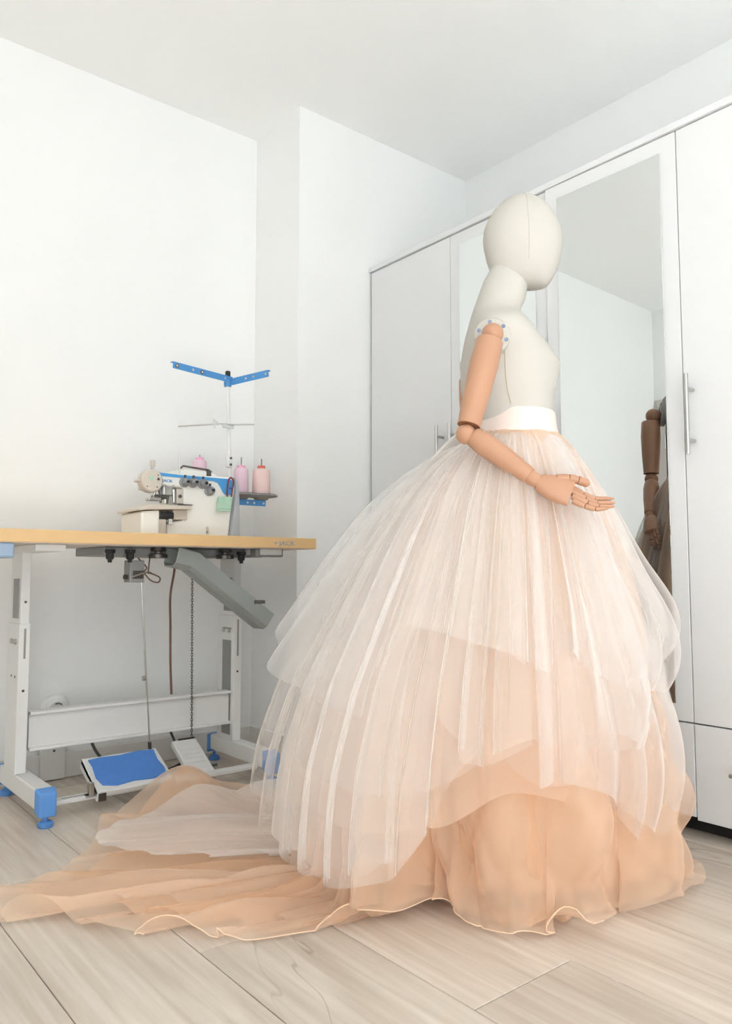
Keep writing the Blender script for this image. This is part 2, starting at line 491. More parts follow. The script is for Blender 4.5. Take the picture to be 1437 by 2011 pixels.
for lx, side in ((.672, 0), (1.402, 1)):
    lg = empty('leg', T((lx, 2.475, 0))); lg.parent = tb
    # lower sleeve
    box('leg_sleeve', (0, 0, .1), (.033, .118, .545), M['frame'], lg, bevel=.003)
    box('leg_post', (.003, .004, .50), (.030, .114, TZ - .055), M['frame'], lg, bevel=.003)
    # slots and bolts on the side towards the room, holes on the front
    box('slot', (.014, -.0006, .44 if side == 0 else .4), (.020, .001, .53), M['frame_grey'], lg)
    MB().lathe([(.004, 0), (.004, .0012)], (.0165, .0042, .61), '-y', 12).build('bolt_hole', M['gun'], lg)
    MB().lathe([(.004, 0), (.004, .0012)], (.0165, .0002, .345), '-y', 12).build('bolt_hole', M['gun'], lg)
    box('channel', (-.0008, .022, .56), (.006, .075, .68), M['frame_grey'], lg)
    for q in (.03, .068):
        MB().lathe([(.008, 0), (.008, .007), (.004, .008)], (0, q, .49), 'x', 10).build('bolt', M['steel'], lg, smooth=True)
    for z in (.385,):
        for q in (.03, .068): MB().lathe([(.004, 0), (.004, .001)], (0, q, z), 'x', 10).build('bolt_hole', M['gun'], lg)
    if side:
        box('channel', (-.0010, .018, .12), (.004, .080, .50), M['frame_grey'], lg)
        box('bracket', (-.0022, .016, .455), (.004, .083, .495), M['frame'], lg)
    box('top_bracket', (-.025, -.22, TZ - .058), (.06, .165, TZ - .0378), M['frame'], lg, bevel=.003)
    ft = empty('foot', T((lx + .010, 2.475, 0))); ft.parent = tb
    box('foot_beam', (-.008, -.215, .045), (.042, .185, .1), M['frame'], ft, bevel=.004)
    for yy in (-.235, .2):
        s = 1 if yy < 0 else -1
        cap = MB()
        r0 = [(-.011, yy + .035 * s, .040), (.045, yy + .035 * s, .040), (.045, yy + .035 * s, .104), (-.011, yy + .035 * s, .104)]
        r1 = [(-.006, yy, .028), (.040, yy, .028), (.040, yy, .094), (-.006, yy, .094)]
        cap.loft([r0, r1]); cap.build('end_cap', M['blue'], ft, bevel=.004)
        lv = MB().lathe([(.019, 0), (.021, .003), (.021, .012), (.016, .016), (.006, .017), (.006, .03)], (.017, yy + .018 * s, 0), 'z', 20)
        lv.build('levelling_foot', M['blue'], ft, smooth=True)
# stretcher beam between the legs
bm_ = MB()
bm_.box(T((.717, 2.505, .165)), T((1.404, 2.52, .272)))
bm_.build('crossbeam', M['frame'], tb)
for z in (.268, .160): tbox('beam_flange', (.717, 2.49, z), (1.404, 2.53, z + .009), M['frame'], bevel=.001)
# pedal bar
tbox('pedal_bar', (.72, 2.305, .038), (1.404, 2.345, .05), M['frame'], bevel=.002)
tbox('bar_slot', (.76, 2.32, .0496), (.84, 2.324, .0504), M['gun'])
# treadle with blue mat
pd = empty('pedal', T((.969, 2.30, -.004))); pd.parent = tb
mt = Matrix.Translation((0, 0, .062)) @ Matrix.Rotation(R(26), 4, 'X')
MB().box((-.115, -.01, -.012), (.125, .150, .006), mt).build('pedal_plate', M['frame'], pd, bevel=.004)
for x0, x1 in ((-.115, -.108), (.118, .125)):
    MB().box((x0, -.012, -.026), (x1, .150, .006), mt).build('pedal_rim', M['frame'], pd, bevel=.002)
rng = random.Random(2)
ring = []
for (x, y) in ((-.095, .012), (-.05, .006), (0, .010), (.06, .008), (.108, .012), (.113, .05), (.108, .09), (.112, .136), (.06, .144), (.0, .138), (-.06, .142), (-.1, .136), (-.097, .10), (-.103, .05)):
    ring.append((x + rng.uniform(-.002, .002), y + rng.uniform(-.003, .003)))
mm = MB().loft([[tuple(mt @ Vector((x, y, .0062))) for x, y in ring], [tuple(mt @ Vector((x, y, .0102))) for x, y in ring]])
mm.build('rubber_mat', M['blue_mat'], pd, bevel=.001)
MB().box((-.135, .0, .05), (-.122, .018, .09)).box((-.145, -.002, .05), (-.115, .03, .054)).build('bracket', M['steel'], pd, bevel=.001)
MB().box((-.112, -.0125, .036), (-.09, -.009, .058)).build('end_plug', M['gun'], pd)
# second narrow pedal
pd2 = empty('pedal', T((1.222, 2.36, 0))); pd2.parent = tb
mt2 = Matrix.Translation((0, 0, .045)) @ Matrix.Rotation(R(30), 4, 'X')
MB().box((-.045, -.03, -.014), (.045, .155, .008), mt2).build('pedal_plate', M['frame'], pd2, bevel=.004)
for k in range(4):
    MB().box((-.03, -.05 + .09 + .02 * k, .008), (.03, -.05 + .094 + .02 * k, .0095), mt2).build('rib', M['frame'], pd2)
MB().box((-.02, .152, -.008), (.04, .158, .010), mt2).build('edge_clip', M['gun'], pd2)
# pull rod and chain
rd = MB().tube([T((1.005, 2.37, .69)), T((1.040, 2.40, .40)), T((1.074, 2.432, .135))], .0024, 8)
rod = rd.build('pull_rod', M['steel'], tb, smooth=True)
MB().tube([T((1.034, 2.396, .45)), T((1.052, 2.412, .30))], .003, 8).build('rod_sleeve', M['steel'], rod, smooth=True)
MB().lathe([(.008, 0), (.008, .01), (.003, .012)], T((1.042, 2.404, .36)), 'x', 10).build('thumb_screw', M['steel'], rod, smooth=True)
MB().tube([T((1.072, 2.430, .15)), T((1.075, 2.433, .128))], .006, 8).build('rod_end', M['gun'], rod, smooth=True)
ch = MB()
a_, b_ = Vector(T((1.207, 2.42, .745))), Vector(T((1.252, 2.492, .128)))
nl = 66
for i in range(nl):
    c0 = a_.lerp(b_, i / nl); dv = (b_ - a_) / nl
    q = Vector((1, 0, 0)) if i % 2 else Vector((.3, 1, 0)).normalized()
    L_ = dv.length * .72
    pts = [c0 + dv.normalized() * (L_ * math.cos(t)) + q * (.0034 * math.sin(t)) for t in [2 * PI * j / 8 for j in range(9)]]
    ch.tube(pts, .0011, 5, cap=False)
ch.build('chain', M['gun'], tb, smooth=True)
MB().tube([T((1.252, 2.492, .130)), T((1.258, 2.494, .122)), T((1.253, 2.496, .112)), T((1.247, 2.492, .118))], .002, 6).build('chain_hook', M['steel'], tb)
# machine bed hung under the top
mp_ = MB().prism([(.88 - .95, .779), (.88 - .95, .752), (1.30 - .95, .748), (1.45 - .95, .752), (1.46 - .95, .779)], 2.36 - 2.45, 2.62 - 2.45)
mp_.build('mounting_plate', M['frame_grey'], tb, bevel=.004)
for (x, y) in ((.895, 2.35), (.955, 2.34), (1.345, 2.33)):
    MB().lathe([(.016, .77), (.016, .76), (.012, .758), (.012, .742), (.007, .738), (.006, .73)], T((x, y, 0)), 'z', 18).build('rubber_mount', M['black'], tb, smooth=True)
for (x, y) in ((1.05, 2.345), (1.29, 2.345)):
    MB().lathe([(.022, .78), (.024, .768), (.012, .766), (.012, .76), (.03, .757), (.03, .745)], T((x, y, 0)), 'z', 20).build('spring_mount', M['gun'], tb, smooth=True)
tbox('rail', (1.36, 2.26, .752), (1.47, 2.30, .779), M['frame_grey'], bevel=.004)
lv = empty('lever_box', T((.978, 2.36, 0))); lv.parent = tb
box('lever_body', (-.022, -.02, .668), (.026, .03, .737), M['frame_grey'], lv, bevel=.003)
MB().box((-.012, -.026, .68), (.02, -.02, .705)).build('lever_plate', M['gun'], lv, bevel=.001)
MB().tube([(-.02, -.024, .684), (.03, -.026, .70), (.045, -.026, .697)], .003, 8).build('lever', M['steel'], lv, smooth=True)
MB().lathe([(.007, 0), (.007, .012), (.004, .013)], (-.022, 0, .685), 'x', 12).build('lever_bolt', M['gun'], lv, smooth=True)
# waste chute
cu = MB()
prof = [(-.045, .0), (-.045, -.05), (-.03, -.062), (.03, -.062), (.045, -.05), (.045, .0), (.041, .0), (.041, -.047), (.028, -.057), (-.028, -.057), (-.041, -.047), (-.041, .0)]
path = [(1.085, .779), (1.155, .762), (1.440, .556)]
rings = []
for i, (x, z) in enumerate(path):
    if i == 0: dx, dz = path[1][0] - x, path[1][1] - z
    elif i == 1: dx, dz = .85, -.45
    else: dx, dz = x - path[1][0], z - path[1][1]
    l = math.hypot(dx, dz); ux, uz = -dz / l, dx / l   # normal in the x,z plane
    if uz < 0: ux, uz = -ux, -uz
    rings.append([T((x + ux * h, 2.31 + w, z + uz * h)) for w, h in prof])
cu.loft(rings); cu.build('chute', M['chute'], tb, bevel=.002)
MB().box(T((1.36, 2.262, .594)), T((1.40, 2.268, .606)), ).build('chute_clip', M['gun'], tb)
# looped control cable
cpts = smoothpath([T(p) for p in ((.985, 2.35, .745), (1.01, 2.34, .715), (1.0, 2.335, .70), (1.02, 2.33, .675), (1.045, 2.33, .668), (1.05, 2.33, .683), (1.02, 2.33, .697), (1.012, 2.33, .70), (1.022, 2.345, .745))], 8)
MB().tube(cpts, .0022, 6).build('control_cable', M['cable'], tb, smooth=True)
# switch box under the near end of the top
sw = empty('switch_box', T((.53, 2.235, 0))); sw.parent = tb
box('switch_body', (-.055, -.03, .738), (.05, .06, .7795), mat('switch_blue', srgb(150, 170, 192), .5), sw, bevel=.006)
box('switch_button', (-.03, -.034, .752), (.0, -.03, .768), M['blue'], sw, bevel=.002)

# loose cords
pc = smoothpath([(1.135, 2.40, .745), (1.133, 2.402, .70), (1.121, 2.402, .62), (1.124, 2.403, .52), (1.127, 2.404, .40), (1.133, 2.405, .30)], 8)
tag(MB().tube(pc, .004, 8).build('power_cord', M['cable'], smooth=True), 'loose brown cord hanging straight down under the table top', 'cord')
pc = smoothpath([(.945, 2.60, .17), (.95, 2.605, .13), (.985, 2.595, .075), (1.06, 2.57, .02), (1.2, 2.6, .006), (1.3, 2.66, .006)], 8)
tag(MB().tube(pc, .005, 8).build('floor_cable', M['cablegrey'], smooth=True), 'grey cable bending down behind the table beam towards the blue pedal', 'cable')
pc = smoothpath([(1.22, 2.62, .17), (1.24, 2.62, .12), (1.27, 2.61, .06), (1.34, 2.58, .008), (1.39, 2.56, .007)], 8)
tag(MB().tube(pc, .0045, 8).build('floor_cable', M['cablegrey'], smooth=True), 'grey cable dropping to the floor behind the narrow white pedal', 'cable')

# round wall socket
so = empty('wall_socket', (.872, YB, .235))
tag(so, 'round white wall socket above the skirting behind the table', 'socket')
MB().lathe([(.048, 0), (.048, .008), (.044, .014), (.036, .017), (.034, .022), (.028, .03), (.022, .03), (.021, .02), (.001, .019)], (0, 0, 0), '-y', 36).build('socket_body', M['socket'], so, smooth=True)
for dx in (-.009, .009): MB().lathe([(.003, .0), (.003, .0206)], (dx, 0, 0), '-y', 10).build('socket_hole', M['black'], so)
pl = [(-.020 * math.cos(a), .020 * math.sin(a)) for a in [R(70 + 5 * i) for i in range(14)]]
MB().tube([(x, -.031, z + .002) for x, z in pl], .0012, 6).build('rim_mark', M['gun'], so)

# ------------------------------------------------------------------ overlock sewing machine
mc = empty('sewing_machine', (1.18, 2.45, TZ))
tag(mc, 'white overlock sewing machine with blue stripe and tension dials', 'sewing machine')
def Q(p): return (p[0] - 1.18, p[1] - 2.45, p[2] - TZ)
def P2(l): return [(x - 1.18, z - TZ) for x, z in l]
body = [(1.058, 1.022), (1.117, 1.022), (1.254, 1.027), (1.315, 1.028), (1.332, 1.018), (1.336, .99), (1.325, .929), (1.312, .8175), (1.084, .8175), (1.083, .86), (1.143, .873), (1.141, .979), (1.058, .98)]
mb = MB().prism(P2(body), 2.36 - 2.45, 2.55 - 2.45)
mb.build('body', M['machine'], mc, bevel=.008, seg=3)
# head of the arm: drum end facing the operator's left
mb = MB()
prof = [(.001, -.105), (.033, -.105), (.038, -.10), (.0385, -.075), (.036, -.062), (.028, -.058), (.001, -.058)]
rings = []
for r_, h in prof: rings.append([Q((1.029 + r_ * math.cos(a) * .95, 2.455 + h, .994 + r_ * math.sin(a))) for a in [2 * PI * j / 32 for j in range(32)]])
mb.loft(rings); mb.build('head_drum', M['machine_beige'], mc, smooth=True)
MB().box(Q((1.029, 2.365, .979)), Q((1.075, 2.47, 1.026))).build('arm', M['machine'], mc, bevel=.006)
# badge, screws
b_ = MB().prism([(x - 1.18, z - TZ) for x, z in ((1.016, .997), (1.018, 1.008), (1.03, 1.01), (1.031, .998), (1.028, .993))], 2.349 - 2.45, 2.352 - 2.45)
b_.build('badge', M['green'], mc)
for x, z, r_ in ((1.048, 1.0, .0045), (1.011, .974, .002), (1.044, .974, .0022), (1.047, 1.013, .002)):
    MB().lathe([(r_, 0), (r_, .003)], Q((x, 2.352, z)), '-y', 12).build('screw', M['gun'], mc)
MB().box(Q((.985, 2.36, .989)), Q((1.0, 2.40, .996))).build('lifter', M['machine_beige'], mc, bevel=.003)
# blue stripe along the top of the front and down beside the cover
st = [(1.012, 1.026), (1.026, 1.034), (1.040, 1.031), (1.056, 1.0225), (1.14, 1.0205), (1.31, 1.021), (1.322, 1.016), (1.322, .966), (1.296, .966), (1.287, .972), (1.277, .99), (1.266, 1.004), (1.25, 1.009), (1.136, 1.0115), (1.056, 1.0125), (1.042, 1.024), (1.026, 1.028)]
MB().prism(P2(st), 2.3565 - 2.45, 2.362 - 2.45).build('stripe', M['blue_stripe'], mc)
text('lettering', 'JACK', .0125, Q((1.083, 2.3585, .9975)), (R(90), 0, 0), M['blue_text'], mc, 1.25)
# tension dials
for x, z in ((1.142, .998), (1.173, .999), (1.208, .998), (1.234, .976)):
    d = empty('tension_dial', Q((x, 2.36, z - .001))); d.parent = mc
    MB().lathe([(.017, 0), (.017, .006), (.013, .008), (.013, .016), (.0115, .024), (.008, .027), (.006, .03)], (0, 0, 0), '-y', 24).build('dial', M['knob'], d, smooth=True)
    MB().lathe([(.0045, .03), (.0045, .036)], (0, 0, 0), '-y', 12).build('dial_pin', M['black'], d)
    MB().box((-.002, -.012, .016), (.002, -.002, .024)).build('thread_guide', M['gun'], d)
# grey belt cover at the handwheel end
cv = [(1.327, 1.029), (1.338, 1.018), (1.343, .99), (1.346, .95), (1.348, .8175), (1.312, .8175), (1.325, .929), (1.331, .99)]
MB().prism(P2(cv), 2.345 - 2.45, 2.555 - 2.45).build('belt_cover', M['machine_grey'], mc, bevel=.005)
MB().lathe([(.001, -.0), (.05, 0), (.052, -.006), (.052, -.022), (.046, -.03), (.001, -.031)], Q((1.348, 2.46, .872)), 'x', 36).build('handwheel', M['machine_grey'], mc, smooth=True)
# top lid with its hinged tube and pins
mb = MB().prism(P2([(1.145, 1.024), (1.150, 1.045), (1.165, 1.051), (1.255, 1.047), (1.285, 1.036), (1.29, 1.026)]), 2.40 - 2.45, 2.54 - 2.45)
mb.build('top_lid', M['machine'], mc, bevel=.004)
mb = MB().tube([Q(p) for p in ((1.147, 2.40, 1.048), (1.155, 2.395, 1.057), (1.17, 2.395, 1.056), (1.25, 2.395, 1.051), (1.262, 2.4, 1.046))], .0035, 8)
mb.build('lid_tube', M['gun'], mc, smooth=True)
MB().box(Q((1.245, 2.39, 1.03)), Q((1.258, 2.41, 1.05))).build('tube_clamp', M['gun'], mc, bevel=.002)
MB().tube([Q((1.142, 2.40, 1.112)), Q((1.146, 2.40, 1.03))], .0022, 8).build('thread_pin', M['steel'], mc, smooth=True)
MB().lathe([(.006, 1.028 - TZ), (.004, 1.04 - TZ), (.0045, 1.046 - TZ), (.0085, 1.05 - TZ), (.0085, 1.068 - TZ), (.006, 1.07 - TZ)], (1.058 - 1.18, 2.42 - 2.45, 0), 'z', 18).build('pressure_screw', M['machine_beige'], mc, smooth=True)
# needle area
for k, (x0, z0, x1, z1, y) in enumerate(((1.05, .985, 1.047, .935, 2.38), (1.062, .98, 1.066, .925, 2.37), (1.08, .975, 1.083, .925, 2.372), (1.095, .97, 1.092, .925, 2.38), (1.11, .972, 1.112, .93, 2.37))):
    MB().tube([Q((x0, y, z0)), Q((x1, y, z1))], [.006, .004], 8).build('needle_bar', M['gun'] if k % 2 else M['steel'], mc, smooth=True)
MB().box(Q((1.072, 2.365, .95)), Q((1.105, 2.39, .985))).build('needle_clamp', M['steel'], mc, bevel=.004)
MB().box(Q((1.045, 2.36, .938)), Q((1.085, 2.40, .952))).build('presser_arm', M['gun'], mc, bevel=.003)
MB().box(Q((1.018, 2.352, .930)), Q((1.06, 2.38, .940))).build('presser_foot', M['steel'], mc, bevel=.002)
MB().tube([Q(p) for p in ((1.052, 2.355, .978), (1.072, 2.352, .982), (1.09, 2.352, .974), (1.105, 2.355, .985))], .0022, 6).build('thread_take_up', M['steel'], mc, smooth=True)
MB().lathe([(.006, 0), (.006, .008)], Q((1.13, 2.368, .95)), '-y', 14).build('guard_screw', M['gun'], mc)
MB().box(Q((1.118, 2.362, .925)), Q((1.142, 2.39, .975))).build('needle_guard', M['machine_beige'], mc, bevel=.003)
# cloth plate, front block and its foot
mb = MB().prism(P2([(.972, .893), (.972, .900), (1.0, .914), (1.15, .917), (1.152, .905), (1.05, .900), (1.0, .897)]), 2.315 - 2.45, 2.50 - 2.45)
mb.build('cloth_plate', M['machine_beige'], mc, bevel=.002)
MB().prism(P2([(.985, .8175), (.985, .893), (1.046, .899), (1.046, .8175)]), 2.33 - 2.45, 2.50 - 2.45).build('front_block', M['machine'], mc, bevel=.006)
MB().box(Q((1.042, 2.345, .8175)), Q((1.076, 2.40, .872))).build('block_foot', M['machine_beige'], mc, bevel=.003)
MB().box(Q((1.045, 2.336, .871)), Q((1.10, 2.42, .895))).build('looper_gear', M['black'], mc, bevel=.006)
MB().box(Q((1.10, 2.35, .872)), Q((1.152, 2.40, .904))).build('looper_cover', M['machine_beige'], mc, bevel=.003)
MB().box(Q((1.08, 2.334, .853)), Q((1.092, 2.345, .872))).build('latch', M['chrome'], mc, bevel=.001)
MB().lathe([(.003, 0), (.003, .003)], Q((1.061, 2.345, .853)), '-y', 10).build('screw', M['chrome'], mc)
MB().box(Q((1.120, 2.325, .919)), Q((1.158, 2.362, .9215))).build('cover_latch', M['gun'], mc)
MB().prism(P2([(1.225, .852), (1.232, .853), (1.236, .83), (1.229, .829)]), 2.356 - 2.45, 2.361 - 2.45).build('oil_window', M['machine_beige'], mc)
MB().lathe([(.002, 0), (.002, .002)], Q((1.231, 2.36, .959)), '-y', 10).build('screw', M['gun'], mc)
MB().lathe([(.0022, 0), (.0022, .002)], Q((1.227, 2.357, .835)), '-y', 10).build('screw', M['black'], mc)

# pale green card on a red loop, hung over the cover
tg = empty('hanging_tag', (1.28, 2.332, .93))
tag(tg, 'pale green card hanging by a dark red loop on the sewing machine', 'tag')
MB().prism([(x - 1.28, z - .93) for x, z in ((1.255, .955), (1.308, .957), (1.303, .908), (1.278, .9045), (1.25, .906))], -.004, .004).build('card', M['green'], tg, bevel=.0015)
for k in range(6): MB().lathe([(.0014, 0), (.0014, .0008)], (-.022 + k * .0082, -.004, -.0165 + .0002 * k), '-y', 8).build('print_dot', M['gun'], tg)
lp = smoothpath([(x - 1.28, y - 2.332, z - .93) for x, y, z in ((1.289, 2.332, .955), (1.290, 2.335, .98), (1.296, 2.338, 1.012), (1.306, 2.34, 1.024), (1.315, 2.338, 1.012), (1.310, 2.335, .985), (1.304, 2.332, .955))], 6)
MB().tube(lp, .0028, 8).build('loop', M['redcord'], tg, smooth=True)
MB().tube([(x - 1.28, -.004, z - .93) for x, z in ((1.294, .985), (1.308, .988))], .0028, 8).build('clip', M['bluecord'], tg, smooth=True)
for dx in (.009, .024): MB().tube([(dx, 0, .020), (dx, 0, .030)], .0022, 8).build('metal_end', M['gun'], tg, smooth=True)

# ------------------------------------------------------------------ thread stand
ts = empty('thread_stand', (1.392, 2.5, TZ))
tag(ts, 'tall thread stand with white pole and blue guide arms behind the sewing machine', 'thread stand')
def U(p): return (p[0] - 1.392, p[1] - 2.5, p[2] - TZ)
MB().lathe([(.022, 0), (.022, .006), (.012, .008), (.012, .02)], (0.004, 0, 0), 'z', 20).build('base_nut', M['gun'], ts, smooth=True)
MB().tube([U((1.396, 2.5, .82)), U((1.390, 2.5, 1.06))], .0085, 14).build('lower_pole', M['frame'], ts, smooth=True)
MB().tube([U((1.391, 2.5, 1.05)), U((1.377, 2.5, 1.40))], .0068, 14).build('upper_pole', M['frame'], ts, smooth=True)
cl = MB().box(U((1.373, 2.488, 1.082)), U((1.395, 2.502, 1.126))).build('pole_clamp', M['frame'], ts, bevel=.004)
for z in (1.092, 1.116): MB().lathe([(.0045, 0), (.0045, .003), (.002, .004)], U((1.387, 2.488, z)), '-y', 12).build('clamp_screw', M['gun'], cl, smooth=True)
def lbar(name, a, b, parent, w=.024, t=.0025, lip=.016, holes=()):
    """angle bar: an upright web with holes and a lip along its upper edge"""
    A, B = Vector(a), Vector(b)
    d = (B - A); L = d.length; ang = math.atan2(d.y, d.x)
    e = empty(name, a, ang); e.parent = parent; e.rotation_euler = (0, -math.asin(d.z / L), ang)
    n = 40
    me = MB()
    me.box((0, -t / 2, -w), (L, t / 2, 0)); me.box((0, 0, -t), (L, lip, 0))
    me.build('arm_bar', M['blue_metal'], e, bevel=.001)
    for q, big in holes:
        MB().lathe([(.0075 if big else .004, 0), (.0075 if big else .004, .0014)], (q * L, -t / 2, -w * .52), '-y', 16).build('eyelet', M['gun'] if big else M['chrome'], e)
        if big: MB().lathe([(.0032, .0), (.0032, .0022)], (q * L, -t / 2, -w * .52), '-y', 12).build('eyelet_hole', M['socket'], e)
    return e
HUB = (1.377, 2.5, 1.41)
lbar('guide_arm', U((1.139, 2.455, 1.427)), U((1.395, 2.497, 1.421)), ts, holes=((.06, True), (.32, False), (.47, True), (.87, False)))
lbar('guide_arm', U((1.385, 2.488, 1.412)), U((1.452, 2.340, 1.426)), ts, w=.026, holes=((.4, False), (.6, False), (.93, False)))
MB().lathe([(.012, 1.382 - TZ), (.014, 1.383 - TZ), (.014, 1.408 - TZ), (.018, 1.409 - TZ), (.018, 1.411 - TZ)], (HUB[0] - 1.392, 0, 0), 'z', 20).build('hub', M['blue_metal'], ts, smooth=True)
MB().lathe([(.0095, 1.42 - TZ), (.0095, 1.437 - TZ), (.008, 1.44 - TZ)], (HUB[0] - 1.392, 0, 0), 'z', 18).build('pole_cap', M['black'], ts, smooth=True)
# wire guide half way up
MB().tube([U((1.242, 2.62, 1.236)), U((1.326, 2.52, 1.239)), U((1.34, 2.515, 1.24))], .003, 8).build('guide_wire', M['chrome'], ts, smooth=True)
MB().tube([U((1.325, 2.512, 1.24)), U((1.40, 2.475, 1.24)), U((1.452, 2.435, 1.241))], .003, 8).build('guide_wire', M['chrome'], ts, smooth=True)
MB().box(U((1.352, 2.487, 1.226)), U((1.398, 2.493, 1.240))).build('guide_clamp', M['steel'], ts, bevel=.001)
MB().prism([(x - 1.392, z - TZ) for x, z in ((1.322, 1.236), (1.322, 1.256), (1.328, 1.257), (1.345, 1.24), (1.34, 1.235))], .003, .006).build('guide_plate', M['steel'], ts)
MB().tube([U((1.325, 2.505, 1.236)), U((1.326, 2.505, 1.222)), U((1.33, 2.505, 1.222)), U((1.33, 2.505, 1.236))], .0012, 6).build('guide_loop', M['chrome'], ts)
# cone trays
TRAYZ = .985
def tray(x, y):
    t = empty('cone_tray', U((x, y, TRAYZ))); t.parent = ts
    MB().lathe([(.024, -.013), (.03, -.006), (.058, -.002), (.062, 0), (.062, .004), (.058, .005), (.001, .005)], (0, 0, 0), 'z', 40).build('tray_disc', M['tray'], t, smooth=True)
    MB().lathe([(.0575, .005), (.0575, .0065), (.001, .0065)], (0, 0, 0), 'z', 40).build('tray_pad', M['black'], t, smooth=True)
    MB().tube([(0, 0, .0), (0, 0, .143)], .0016, 8).build('cone_pin', M['gun'], t, smooth=True)
    return t
CONES = [(1.447, 2.515, 0), (1.528, 2.505, 1), (1.329, 2.618, 2)]
for x, y, k in CONES:
    if k < 2: tray(x, y)
    else:
        t = empty('cone_tray', U((x, y, TRAYZ))); t.parent = ts
        MB().lathe([(.024, -.013), (.03, -.006), (.05, -.002), (.05, .004), (.001, .005)], (0, 0, 0), 'z', 40).build('tray_disc', M['tray'], t, smooth=True)
        MB().tube([(0, 0, 0), (0, 0, .152)], .0016, 8).build('cone_pin', M['gun'], t, smooth=True)
lbar('tray_arm', U((1.39, 2.505, .970)), U((1.545, 2.50, .970)), ts, w=.022, holes=((.5, False), (.68, False), (.94, False)))
lbar('tray_arm', U((1.39, 2.51, .970)), U((1.329, 2.628, .970)), ts, w=.022, holes=((.5, False), (.9, False)))

def cone(loc, body, cap, label, h=.1, big=0.0):
    t = empty('thread_cone', loc)
    tag(t, label, 'thread cone', 'thread cones on the stand')
    MB().lathe([(.027 + big, 0), (.0285 + big, .004), (.0275 + big, h * .5), (.0262 + big, h - .012), (.021, h - .005), (.010, h - .004)], (0, 0, 0), 'z', 32).build('thread', body, t, smooth=True)
    MB().lathe([(.0145, h - .006), (.0150, h + .001), (.0150, h + .004), (.013, h + .006), (.0025, h + .006)], (0, 0, 0), 'z', 24).build('cone_tip', cap, t, smooth=True)
    return t
cone((1.447, 2.515, TRAYZ + .0066), M['pink'], M['pinkcap'], 'pink thread cone between the stand pole and the peach cone')
cone((1.528, 2.505, TRAYZ + .0066), M['peachthread'], M['redcap'], 'peach thread cone with a red tip at the tray end', .104, .006)
cone((1.329, 2.618, TRAYZ + .0052), M['pink'], M['pinkcap'], 'pink thread cone standing behind the machine, half hidden', .132)

# ------------------------------------------------------------------ mannequin
MX, MY, MR = 1.527, 1.251, R(-39.14)
FS = .98
mn = empty('mannequin', (MX * FS, MY * FS, .7 * (1 - FS)), MR); mn.scale = (FS, FS, FS)
tag(mn, 'faceless ivory linen mannequin with jointed wooden arms facing the wardrobe', 'mannequin')
NR = 48
def ring_of(z, xb, xf, hw, bust=0.0, ex=2.2, tilt=0.0, yc=0.0):
    xc, a = (xb + xf) / 2, (xf - xb) / 2
    out = []
    for j in range(NR):
        t = 2 * PI * j / NR
        c, s = math.cos(t), math.sin(t)
        x = xc + a * math.copysign(abs(c) ** (2 / ex), c)
        y = hw * math.copysign(abs(s) ** (2 / ex), s)
        if bust and c > 0: x += bust * math.exp(-((abs(y) - .062) / .042) ** 2) * min(1, c * 2) - bust * (1 - min(1, c * 2)) * 0
        out.append((x, y + yc, z + tilt * (x - xc)))
    return out
tors = [
    (.80, -.15, .105, .150, 0), (.90, -.155, .105, .155, 0), (.97, -.145, .100, .145, 0), (1.03, -.122, .083, .124, 0), (1.07, -.116, .076, .117, 0),
    (1.10, -.128, .074, .118, 0), (1.14, -.149, .074, .124, .004), (1.17, -.1525, .072, .128, .015), (1.195, -.153, .068, .131, .024), (1.215, -.1525, .066, .134, .028),
    (1.235, -.151, .060, .138, .024), (1.26, -.148, .050, .143, .013), (1.285, -.1435, .038, .146, .004), (1.305, -.139, .026, .142, 0), (1.322, -.134, .016, .126, 0),
    (1.338, -.130, .008, .102, 0), (1.352, -.126, .003, .080, 0), (1.37, -.118, .000, .064, 0), (1.395, -.105, .004, .056, 0), (1.42, -.092, .012, .052, 0), (1.445, -.079, .018, .051, 0), (1.46, -.074, .02, .050, 0)]
rings = [ring_of(z, xb, xf, hw, b, 2.2 if z < 1.33 else 2.0, tilt=(0 if z < 1.36 else -.5 * min(1, (z - 1.36) / .06))) for z, xb, xf, hw, b in tors]
o = MB().loft(rings).build('torso', M['linen'], mn, smooth=True)
hd = [(1.428, .012, .060, .018), (1.432, -.015, .070, .034), (1.441, -.045, .078, .048), (1.455, -.066, .086, .058), (1.475, -.075, .0955, .066), (1.50, -.0835, .104, .072), (1.53, -.090, .1085, .0765), (1.555, -.0925, .1105, .0785),
      (1.58, -.090, .106, .0775), (1.605, -.080, .096, .074), (1.63, -.0645, .081, .0655), (1.648, -.047, .064, .054), (1.661, -.027, .044, .038), (1.669, -.009, .026, .021), (1.672, .003, .014, .007), (1.6723, .008, .009, .0006)]
rings = [ring_of(z, xb, xf, hw, 0, 2.1) for z, xb, xf, hw in hd]
hdo = MB().loft(rings).build('head', M['linen'], mn, smooth=True)
# seams
sp = []
for z, xb, xf, hw, b in tors:
    if 1.08 < z < 1.25: sp.append(((xb + xf) / 2 - .022 + .0006 * math.sin(z * 300), -hw * 1.0 - .0004, z))
MB().tube(smoothpath(sp, 4), .0009, 6).build('side_seam', M['linen_seam'], mn)
sp = []
for z, xb, xf, hw in hd[4:]: sp.append(((xb + xf) / 2, -hw - .0003, z))
MB().tube(smoothpath(sp, 4), .0006, 6).build('head_seam', M['linen'], mn)
sp = [(x * 1.02 - .0002, y * 1.02, z + .0012) for (x, y, z) in ring_of(1.462, -.0735, .0195, .051, 0, 2.0, tilt=-.5)]
